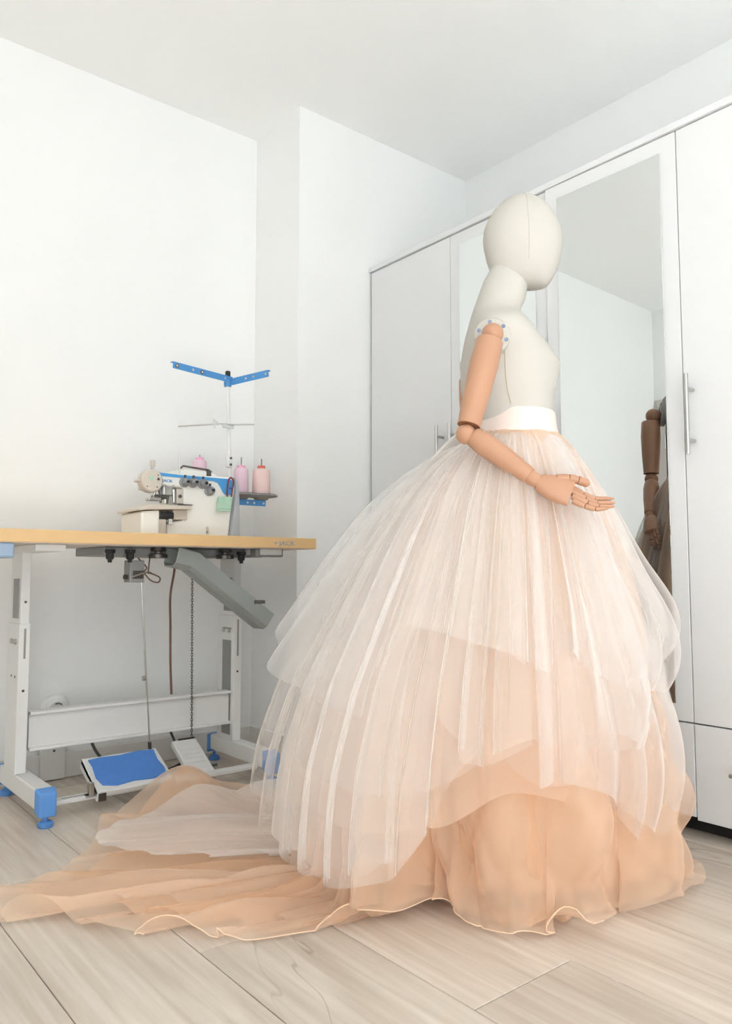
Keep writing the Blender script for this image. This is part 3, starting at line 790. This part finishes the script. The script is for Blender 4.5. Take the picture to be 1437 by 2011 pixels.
# stand
MB().tube([(-.03, 0, .01), (-.03, 0, .81)], .014, 16).build('stand_pole', M['steel'], mn, smooth=True)
MB().lathe([(.16, 0), (.16, .006), (.15, .01), (.02, .014), (.02, .04)], (-.03, 0, -.7 * (1 - FS) / FS), 'z', 40).build('stand_base', M['steel'], mn, smooth=True)

def limb(name, pts, rad, parent=mn, m='wood', n=24, flat=1.0):
    return MB().tube(pts, rad, n, True, flat).build(name, M[m], parent, smooth=True)
def seg(a, b, prof):
    A, B = Vector(a), Vector(b)
    return [A.lerp(B, t) for t, _ in prof], [r_ for _, r_ in prof]
def arm(sgn, sh, up0, up1, el, f0, wr, p0, pend, fingers, thumb, wdir, pw):
    # shoulder plate let into the side of the torso
    pc_ = Vector((-.095, sgn * .128, 1.257)); nrm = Vector((-.04, sgn * 1.0, .10)).normalized()
    pl_ = MB()
    pts, rr = [pc_ + nrm * t for t in (0, .016, .0172, .0172)], [.043, .043, .0415, .001]
    pl_.tube(pts, rr, 32); plate = pl_.build('shoulder_plate', M['linen'], mn, smooth=True)
    t1 = nrm.cross(Vector((0, 0, 1))).normalized(); t2 = t1.cross(nrm)
    MB().tube([pc_ + nrm * .0172, pc_ + nrm * .0182], [.0425, .0425], 36, False).build('plate_rim', M['linen_seam'], plate)
    for k in range(6):
        a = R(80 + 60 * k)
        q = pc_ + t1 * (.034 * math.cos(a)) + t2 * (.034 * math.sin(a)) + nrm * .017
        MB().tube([q, q + nrm * .0016, q + nrm * .0018], [.0046, .0046, .002], 12).build('screw', M['screw'], plate, smooth=True)
    MB().ball(sh, .0255).build('shoulder_ball', M['wood'], mn, smooth=True)
    # upper arm with flat ends
    pts, rr = seg(up0, up1, [(0, .020), (.005, .0285), (.03, .0315), (.3, .0335), (.65, .0305), (.97, .0262), (1, .0255)])
    limb('upper_arm', pts, rr)
    MB().ball(el, .0232, sc=(1, 1, 1)).build('elbow_joint', M['wood'], mn, smooth=True)
    A, B = Vector(up1), Vector(el)
    limb('elbow_cut', [A, A + (Vector(up1) - Vector(up0)).normalized() * .0012], [.0262, .0262], m='wood_dark')
    pts, rr = seg(f0, wr, [(0, .012), (.02, .0195), (.06, .0235), (.25, .0268), (.55, .0252), (.85, .0205), (.985, .0195), (1, .018)])
    limb('forearm', pts, rr)
    W = Vector(wr); Pp = Vector(p0); d = (Pp - W).normalized()
    limb('wrist_joint', [W - d * .006, W + d * .002, W + d * .014, W + d * .026], [.014, .0165, .0165, .014])
    # palm: a lofted, flattened block
    E_ = Vector(pend); dd = (E_ - Pp); ax = dd.normalized()
    wd_ = Vector(wdir); wd_ = (wd_ - ax * wd_.dot(ax)).normalized(); th = ax.cross(wd_).normalized()
    rings = []
    for t, w_, h_ in ((0, .016, .014), (.06, .0195, .016), (.35, pw * .92, .0185), (.7, pw * 1.02, .0165), (.95, pw, .0135), (1, pw * .94, .0115)):
        c = Pp + dd * t
        ring = []
        for j in range(24):
            a = 2 * PI * j / 24
            cc, ss = math.cos(a), math.sin(a)
            ring.append(c + wd_ * (w_ * math.copysign(abs(cc) ** .8, cc)) + th * (h_ * math.copysign(abs(ss) ** .85, ss)))
        rings.append(ring)
    palm = MB().loft(rings).build('palm', M['wood'], mn, smooth=True)
    for k, fp in enumerate(fingers):
        fe = MB()
        r0 = (.0078, .0082, .0078, .0068)[k]
        n_ = len(fp)
        for i in range(n_ - 1):
            a, b = Vector(fp[i]), Vector(fp[i + 1]); rA, rB = r0 * (1 - .12 * i), r0 * (1 - .12 * (i + 1))
            last = i == n_ - 2
            u = (b - a).normalized()
            if last: fe.tube([a + u * .0006, a.lerp(b, .1), a.lerp(b, .6), a.lerp(b, .88), b], [rA * .8, rA, rB * .95, rB * .6, .0008], 14)
            else: fe.tube([a + u * .0006, a.lerp(b, .1), a.lerp(b, .9), b - u * .0006], [rA * .82, rA, rB * 1.04, rB * .9], 14)
        fo = fe.build('finger', M['wood'], palm, smooth=True)
    te = MB()
    for i in range(len(thumb) - 1):
        a, b = Vector(thumb[i]), Vector(thumb[i + 1]); u = (b - a).normalized()
        last = i == len(thumb) - 2
        te.tube([a + u * .0005, a.lerp(b, .12), a.lerp(b, .75), b - u * (.003 if last else .0005), b + u * (.001 if last else 0)], [.0085, .0098, .0095, .0075 if last else .0088, .002 if last else .008], 14)
    te.build('thumb', M['wood'], palm, smooth=True)
    return palm

# right arm, bent forward with the palm turned up
arm(-1, (-.100, -.168, 1.254), (-.108, -.183, 1.236), (-.163, -.210, 1.030), (-.170, -.212, 1.010), (-.158, -.213, 1.008), (-.036, -.250, .911),
    (-.020, -.255, .896), (.049, -.270, .869),
    [[(.044, -.262, .887), (.076, -.264, .868), (.101, -.264, .858), (.146, -.258, .860)],
     [(.047, -.270, .875), (.078, -.273, .858), (.103, -.273, .848), (.145, -.268, .850)],
     [(.048, -.277, .864), (.080, -.281, .848), (.104, -.282, .840), (.140, -.278, .841)],
     [(.047, -.283, .853), (.072, -.288, .841), (.094, -.289, .834), (.124, -.286, .836)]],
    [(.018, -.264, .903), (.046, -.263, .904), (.066, -.262, .900), (.092, -.258, .892)], (.05, .30, 1.0), .030)
# left arm, hanging with the hand in front
arm(1, (-.100, .168, 1.254), (-.106, .176, 1.236), (-.098, .180, 1.048), (-.098, .180, 1.028), (-.090, .181, 1.018), (-.005, .205, .898),
    (.008, .206, .884), (.055, .210, .835),
    [[(.054, .199, .847), (.078, .196, .822), (.090, .192, .800), (.088, .186, .778)],
     [(.053, .205, .838), (.076, .203, .812), (.087, .198, .790), (.084, .192, .768)],
     [(.049, .211, .832), (.070, .211, .806), (.079, .206, .785), (.075, .200, .766)],
     [(.044, .217, .828), (.062, .218, .806), (.069, .213, .789), (.066, .207, .774)]],
    [(.032, .190, .878), (.052, .180, .866), (.064, .172, .850), (.070, .168, .832)], (.3, -.8, .2), .028)

# ------------------------------------------------------------------ tulle skirt
sk = empty('tulle_skirt', (MX * FS, MY * FS, .7 * (1 - FS)), MR); sk.scale = (FS, FS, FS)
FZ = -.7 * (1 - FS) / FS      # floor level in the figure's own frame
tag(sk, 'layered peach and ivory tulle skirt with a long train, worn by the mannequin', 'skirt')
CX = -.018
# satin waistband
def wring(z, gx, gy): return [(CX + gx * math.cos(2 * PI * j / 64), gy * math.sin(2 * PI * j / 64), z) for j in range(64)]
wb = MB().loft([wring(1.034, .106, .133), wring(1.037, .1075, .134), wring(1.060, .1015, .126), wring(1.092, .099, .1215), wring(1.0945, .0975, .120), wring(1.092, .096, .118), wring(1.04, .103, .128)], cap=False)
wb.build('waistband', M['satin'], sk, smooth=True)

PA = np.array([(0, 0), (.035, .13), (.10, .26), (.2, .41), (.34, .56), (.5, .71), (.66, .86), (.85, .97), (1, 1)])
PB = np.array([(0, 0), (.05, .14), (.15, .29), (.33, .53), (.55, .81), (.70, 1.06), (.78, 1.15), (.86, 1.17), (.94, 1.11), (1, .98)])

def catmull(P, n, closed):
    """n samples, equal steps of chord length, through the rows of P"""
    P = np.asarray(P, float); k = len(P)
    idx = lambda i: P[i % k] if closed else P[min(max(i, 0), k - 1)]
    dense = []
    for i in range(k if closed else k - 1):
        a, b, c, d = idx(i - 1), idx(i), idx(i + 1), idx(i + 2)
        for t in np.linspace(0, 1, 40, endpoint=False):
            dense.append(.5 * (2 * b + (c - a) * t + (2 * a - 5 * b + 4 * c - d) * t * t + (3 * b - a - 3 * c + d) * t ** 3))
    dense.append(P[0] if closed else P[-1])
    return np.array(dense)

def bumps(x, y, B):
    z = np.zeros_like(x)
    for bx, by, h, sx, sy, ang in B:
        c, s = math.cos(R(ang)), math.sin(R(ang))
        u = (x - bx) * c + (y - by) * s; v = -(x - bx) * s + (y - by) * c
        z = np.maximum(z, h * np.exp(-(u / sx) ** 2 - (v / sy) ** 2))
    return z

def layer(name, hem, m, seed, N=24, amp=.03, over=1.35, ns=720, nt=56, closed=True, floor=False, lift=.004, drop=None,
          fine=44, B=(), zw=1.036, w0=(.1, .127), label=None, crumple=.0, hemtube=None, out=0.0):
    """hem rows: x, y, z, puff (0 = straight fall, 1 = billows and tucks under)"""
    rng = np.random.default_rng(seed)
    H = catmull(hem, 0, closed)
    seglen = np.hypot(np.diff(H[:, 0]), np.diff(H[:, 1])) + .25 * np.abs(np.diff(H[:, 2])) + .006
    cum = np.concatenate([[0], np.cumsum(seglen)]); cum /= cum[-1]
    s = np.linspace(0, 1, ns, endpoint=not closed)
    t = np.linspace(0, 1, nt)
    S_, T_ = np.meshgrid(s, t, indexing='ij')
    def per(fr, a):
        out = np.zeros_like(S_)
        for f in fr:
            out += a * rng.normal() / math.sqrt(f) * np.sin(2 * PI * f * S_ + rng.uniform(0, 2 * PI) + rng.normal() * 1.2 * T_)
        return out
    small = not closed
    ph = 2 * PI * N * S_ + per(range(1, 3) if small else range(2, 8), 1.0)
    mod = np.clip(1 + per(range(1, 4) if small else range(3, 10), .5 if small else .7), .2, 1.8)
    ramp = np.clip(T_ / .35, 0, 1) ** .8
    fineramp = np.clip(1 - T_ / .25, 0, 1)
    ph2 = 2 * PI * fine * S_ + per(range(1, 5) if small else range(4, 20), 1.2)
    sp_ = S_ + (over * (.5 + .5 * np.clip((T_ - .66) / .15, 0, 1)) if floor else over) * np.clip(mod, .2, 1.05) * (.35 + .65 * ramp) * np.sin(ph + .7) / (2 * PI * N) + .5 * fineramp * np.sin(ph2) / (2 * PI * fine)
    if closed: sp_ = sp_ % 1.0
    else: sp_ = np.clip(sp_, 0, 1)
    hx, hy, hz, hp = (np.interp(sp_, cum, H[:, i]) for i in range(4))
    dxy = np.hypot(hx - CX, hy); th = np.arctan2(hy, hx - CX)
    wx, wy = w0[0] * np.cos(th), w0[1] * np.sin(th)
    rw = np.hypot(wx, wy)
    if floor:
        rd = np.minimum(drop(th), dxy * .97)
        # hang to the floor, then run out flat
        Lh = np.hypot(zw - FZ, rd - rw) * 1.05; Lf = dxy - rd
        u = T_ * (Lh + Lf)
        uh = np.clip(u / Lh, 0, 1)
        rho = rw + (rd - rw) * np.interp(uh, PA[:, 0], PA[:, 1]) + np.clip(u - Lh, 0, None)
        z = (zw - FZ) * (1 - uh)
        # round off the turn at the floor
        for _ in range(3):
            z[:, 1:-1] = (z[:, :-2] + 2 * z[:, 1:-1] + z[:, 2:]) / 4
            rho[:, 1:-1] = (rho[:, :-2] + 2 * rho[:, 1:-1] + rho[:, 2:]) / 4
    else:
        hull = lambda zz: np.interp((zw - zz) / (zw - .17), PA[:, 0], PA[:, 1])
        a = hull(zw + (hz - zw) * T_) / np.maximum(hull(hz), .05); b = np.interp(T_, PB[:, 0], PB[:, 1])
        q = a * (1 - hp) + b * hp
        rho = rw + (dxy - rw) * q + out * np.clip(T_ / .3, 0, 1)
        z = zw + (hz - zw) * T_
        for _ in range(3):
            rho[:, 1:-1] = (rho[:, :-2] + 2 * rho[:, 1:-1] + rho[:, 2:]) / 4
    dr = np.gradient(rho, axis=1); dz = np.gradient(z, axis=1)
    ln = np.hypot(dr, dz) + 1e-9
    nr, nz = -dz / ln, dr / ln
    wave = np.cos(ph) * .7 + .3 * np.cos(2 * ph + 1.0)
    A = amp * mod * ramp
    d = A * (wave - (0 if floor else .75)) + (.003) * fineramp * np.clip(T_ / .06, 0, 1) * np.cos(ph2) + per(range(1, 2) if small else range(2, 7), .006) * ramp
    if crumple > 0:
        c = np.zeros_like(S_)
        for _ in range(8):
            f, g = rng.integers(8, 34), rng.uniform(-16, 16)
            c += np.abs(np.sin(PI * f * S_ + g * T_ + rng.uniform(0, 6) + .8 * np.sin(7 * T_ + 5 * PI * 2 * S_)))
        d += crumple * (c / 8 - .64) * 5 * np.clip((T_ - .4) / .25, 0, 1)
    flatness = np.clip(nz, 0, 1)
    d = d * (1 - flatness) + (d * .55 + A * .35) * flatness if floor else d
    rho = rho + d * nr; z = z + d * np.clip(nz, 0, 1) if floor else z + d * nz * .4
    x = CX + rho * np.cos(th); y = rho * np.sin(th)
    if floor:
        bz = bumps(x, y, B)
        z = np.maximum(z, 0) * 1.0
        k = .05
        z = FZ + lift + np.where(z + bz > 0, np.sqrt(z ** 2 + bz ** 2 + .6 * z * bz), 0)
    V = np.stack([x, y, z], -1).reshape(-1, 3)
    i = np.arange(ns if closed else ns - 1)[:, None]; j = np.arange(nt - 1)[None, :]
    i2 = (i + 1) % ns
    F = np.stack(np.broadcast_arrays(i * nt + j, i * nt + j + 1, i2 * nt + j + 1, i2 * nt + j), -1).reshape(-1, 4)
    me = bpy.data.meshes.new(name)
    me.vertices.add(len(V)); me.vertices.foreach_set('co', V.ravel())
    me.loops.add(F.size); me.loops.foreach_set('vertex_index', F.ravel().astype(np.int32))
    me.polygons.add(len(F)); me.polygons.foreach_set('loop_start', np.arange(0, F.size, 4, dtype=np.int32))
    me.polygons.foreach_set('use_smooth', np.ones(len(F), bool))
    me.update(calc_edges=True); me.validate()
    me.materials.append(m)
    o = bpy.data.objects.new(name, me); col.objects.link(o); o.parent = sk
    if label: o['label'] = label
    if hemtube:
        G_ = V.reshape(ns, nt, 3)
        edge = [Vector(G_[q, -1]) for q in range(ns) if hemtube[0] <= q / ns <= hemtube[1]]
        MB().tube(edge, hemtube[2], 6).build('rolled_hem', M['hem'], o, smooth=True)
    return o

# opaque lining
lin = [(.30, 0, .02, 0), (.22, -.17, .02, 0), (0, -.235, .02, 0), (-.2, -.21, .02, 0), (-.42, -.13, .02, 0), (-.48, .03, .02, 0), (-.36, .2, .02, 0), (-.1, .27, .02, 0), (.15, .22, .02, 0)]
layer('lining', lin, M['lining'], 11, N=20, amp=.016, over=.8, ns=360, nt=40, fine=60, w0=(.095, .12), label='opaque peach lining')

TRAIN_B = [(-.93, .44, .115, .16, .10, 150), (-.62, .36, .07, .2, .07, 165), (-.55, -.18, .035, .25, .05, 12), (-.85, -.22, .03, .25, .06, 5), (-.25, -.27, .03, .1, .05, 10), (-.72, .08, .05, .3, .10, 175), (.28, -.1, .03, .1, .06, -60)]
def drop_of(th):
    c = np.cos(th); s = np.sin(th)
    return np.where(c > 0, .29 + .05 * c, .29 - .20 * c) + .0 * s
hem1 = [(.395, -.07), (.30, -.19), (.12, -.27), (-.07, -.37), (-.20, -.31), (-.235, -.265), (-.39, -.325), (-.51, -.350), (-.63, -.385), (-.754, -.354), (-.895, -.362), (-1.016, -.30), (-1.14, -.31), (-1.24, -.21), (-1.14, -.09), (-1.10, .12), (-1.13, .37), (-.92, .52), (-.72, .58), (-.4, .48), (0, .37), (.22, .27), (.36, .10)]
H1 = [(x, y, 0, 0) for x, y in hem1]
H2 = [(CX + (x - CX) * .92, y * .90, 0, 0) for x, y in hem1]
H3 = [(CX + (x - CX) * (.80 if x < -.3 else .93), y * .86, 0, 0) for x, y in hem1]
layer('peach_tulle', H3, M['tulle_peach'], 21, N=26, amp=.024, over=1.1, ns=900, nt=64, floor=True, lift=.004, drop=lambda th: drop_of(th) * .96, B=TRAIN_B, crumple=.006)
layer('peach_tulle', H2, M['tulle_apricot'], 22, N=23, amp=.026, over=1.25, ns=900, nt=64, floor=True, lift=.006, drop=lambda th: drop_of(th) * 1.02, B=TRAIN_B, crumple=.020)
layer('peach_tulle', H1, M['tulle_peach'], 23, N=20, amp=.030, over=1.35, ns=1000, nt=70, floor=True, lift=.008, drop=lambda th: drop_of(th) * 1.08, B=TRAIN_B, crumple=.026, hemtube=(.10, .38, .0012))

# ivory strip that trails over the train
H4 = [(-.58, .40, 0, 0), (-.80, .36, 0, 0), (-.96, .31, 0, 0), (-1.04, .16, 0, 0), (-1.06, .03, 0, 0), (-.90, -.05, 0, 0), (-.72, -.07, 0, 0), (-.55, -.06, 0, 0)]
layer('ivory_tulle', H4, M['tulle_veil'], 31, N=9, amp=.012, over=1.3, ns=340, nt=60, closed=False, floor=True, lift=.045, drop=lambda th: drop_of(th) * 1.10, fine=16, B=TRAIN_B, crumple=.006)

far = lambda z: [(-.58, .12, z, .1), (-.42, .28, z, .1), (-.15, .33, z, .1), (.1, .28, z, .2), (.26, .14, z, .5)]
# nude tier under the ivory ones
W0 = [(.30, 0, .20, .8), (.24, -.18, .20, .5), (.08, -.31, .22, .2), (-.1, -.36, .26, 0), (-.25, -.37, .2, 0), (-.42, -.32, .18, 0), (-.58, -.16, .2, 0)] + far(.2)
layer('nude_tulle', W0, M['tulle_nude'], 41, N=10, amp=.028, over=.8, ns=620, nt=50)
# three ivory tiers with uneven hems
W3 = [(.315, 0, .135, 1), (.245, -.20, .10, .8), (.15, -.30, .17, .4), (.07, -.33, .265, .2), (-.062, -.385, .285, .1), (-.165, -.40, .345, 0), (-.21, -.405, .325, 0), (-.25, -.40, .25, 0), (-.32, -.40, .15, 0), (-.374, -.395, .135, 0), (-.40, -.39, .115, 0), (-.48, -.36, .115, 0), (-.585, -.24, .11, 0), (-.64, -.09, .17, 0)] + far(.18)
W2 = [(.31, 0, .31, 1), (.25, -.20, .33, .8), (.10, -.33, .34, .3), (-.03, -.385, .355, .1), (-.078, -.395, .372, 0), (-.165, -.40, .335, 0), (-.25, -.405, .29, 0), (-.35, -.39, .26, 0), (-.48, -.31, .27, 0), (-.60, -.14, .31, 0)] + far(.3)
W1 = [(.315, 0, .485, 1), (.25, -.19, .50, .8), (.11, -.29, .53, .4), (.02, -.33, .535, .2), (-.034, -.35, .50, .1), (-.10, -.355, .53, 0), (-.166, -.36, .555, 0), (-.233, -.355, .575, 0), (-.295, -.34, .59, 0), (-.35, -.31, .52, 0), (-.41, -.28, .47, 0), (-.497, -.23, .43, 0), (-.592, -.09, .475, 0)] + far(.5)
layer('ivory_tulle', W3, M['tulle_ivory'], 51, N=9, amp=.040, over=1.3, ns=700, nt=56)
layer('ivory_tulle', W2, M['tulle_ivory'], 52, N=8, amp=.038, over=.85, ns=700, nt=52)
layer('ivory_tulle', W1, M['tulle_ivory'], 53, N=7, amp=.034, over=.8, ns=640, nt=46)

# loose ivory panels over the tiers, cut to points
M['tulle_panel'] = tulle('ivory_tulle_panel', srgb(254, 250, 248), 0.25, 0.92)
def panel(hem, seed, N=3, amp=.022, m='tulle_ivory'):
    return layer('ivory_panel', hem, M[m], seed, N=N, amp=amp, over=.8, ns=160, nt=44, closed=False, fine=7, out=.012)
panel([(.02, -.40, .375, 0), (-.075, -.42, .372, 0), (-.165, -.425, .335, 0), (-.215, -.42, .345, 0), (-.25, -.40, .42, 0)][1:], 61)
panel([(-.41, -.33, .40, 0), (-.497, -.26, .43, 0), (-.61, -.10, .47, 0), (-.60, .02, .56, 0)], 62, m='tulle_panel')
panel([(-.034, -.385, .50, 0), (-.10, -.39, .54, 0), (-.166, -.39, .557, 0), (-.24, -.385, .58, 0), (-.305, -.36, .595, 0)], 63)
panel([(.30, -.02, .47, 1), (.25, -.20, .44, .8), (.12, -.31, .47, .4), (.02, -.36, .54, .2)], 64, m='tulle_panel')
panel([(-.27, -.43, .25, 0), (-.33, -.43, .14, 0), (-.40, -.42, .105, 0), (-.50, -.385, .12, 0), (-.585, -.27, .16, 0)], 65, N=4, m='tulle_panel')
panel([(.32, .02, .22, 1), (.245, -.20, .13, .8), (.08, -.34, .26, .3), (-.06, -.40, .285, .1)], 66, N=4, m='tulle_panel')
panel([(-.45, -.40, .22, 0), (-.56, -.28, .13, 0), (-.655, -.10, .19, 0), (-.64, .05, .30, 0)], 67, N=4)
panel([(.31, .08, .30, 1), (.27, -.10, .30, .9), (.19, -.24, .33, .6), (.07, -.34, .40, .2)], 68, N=3, m='tulle_panel')
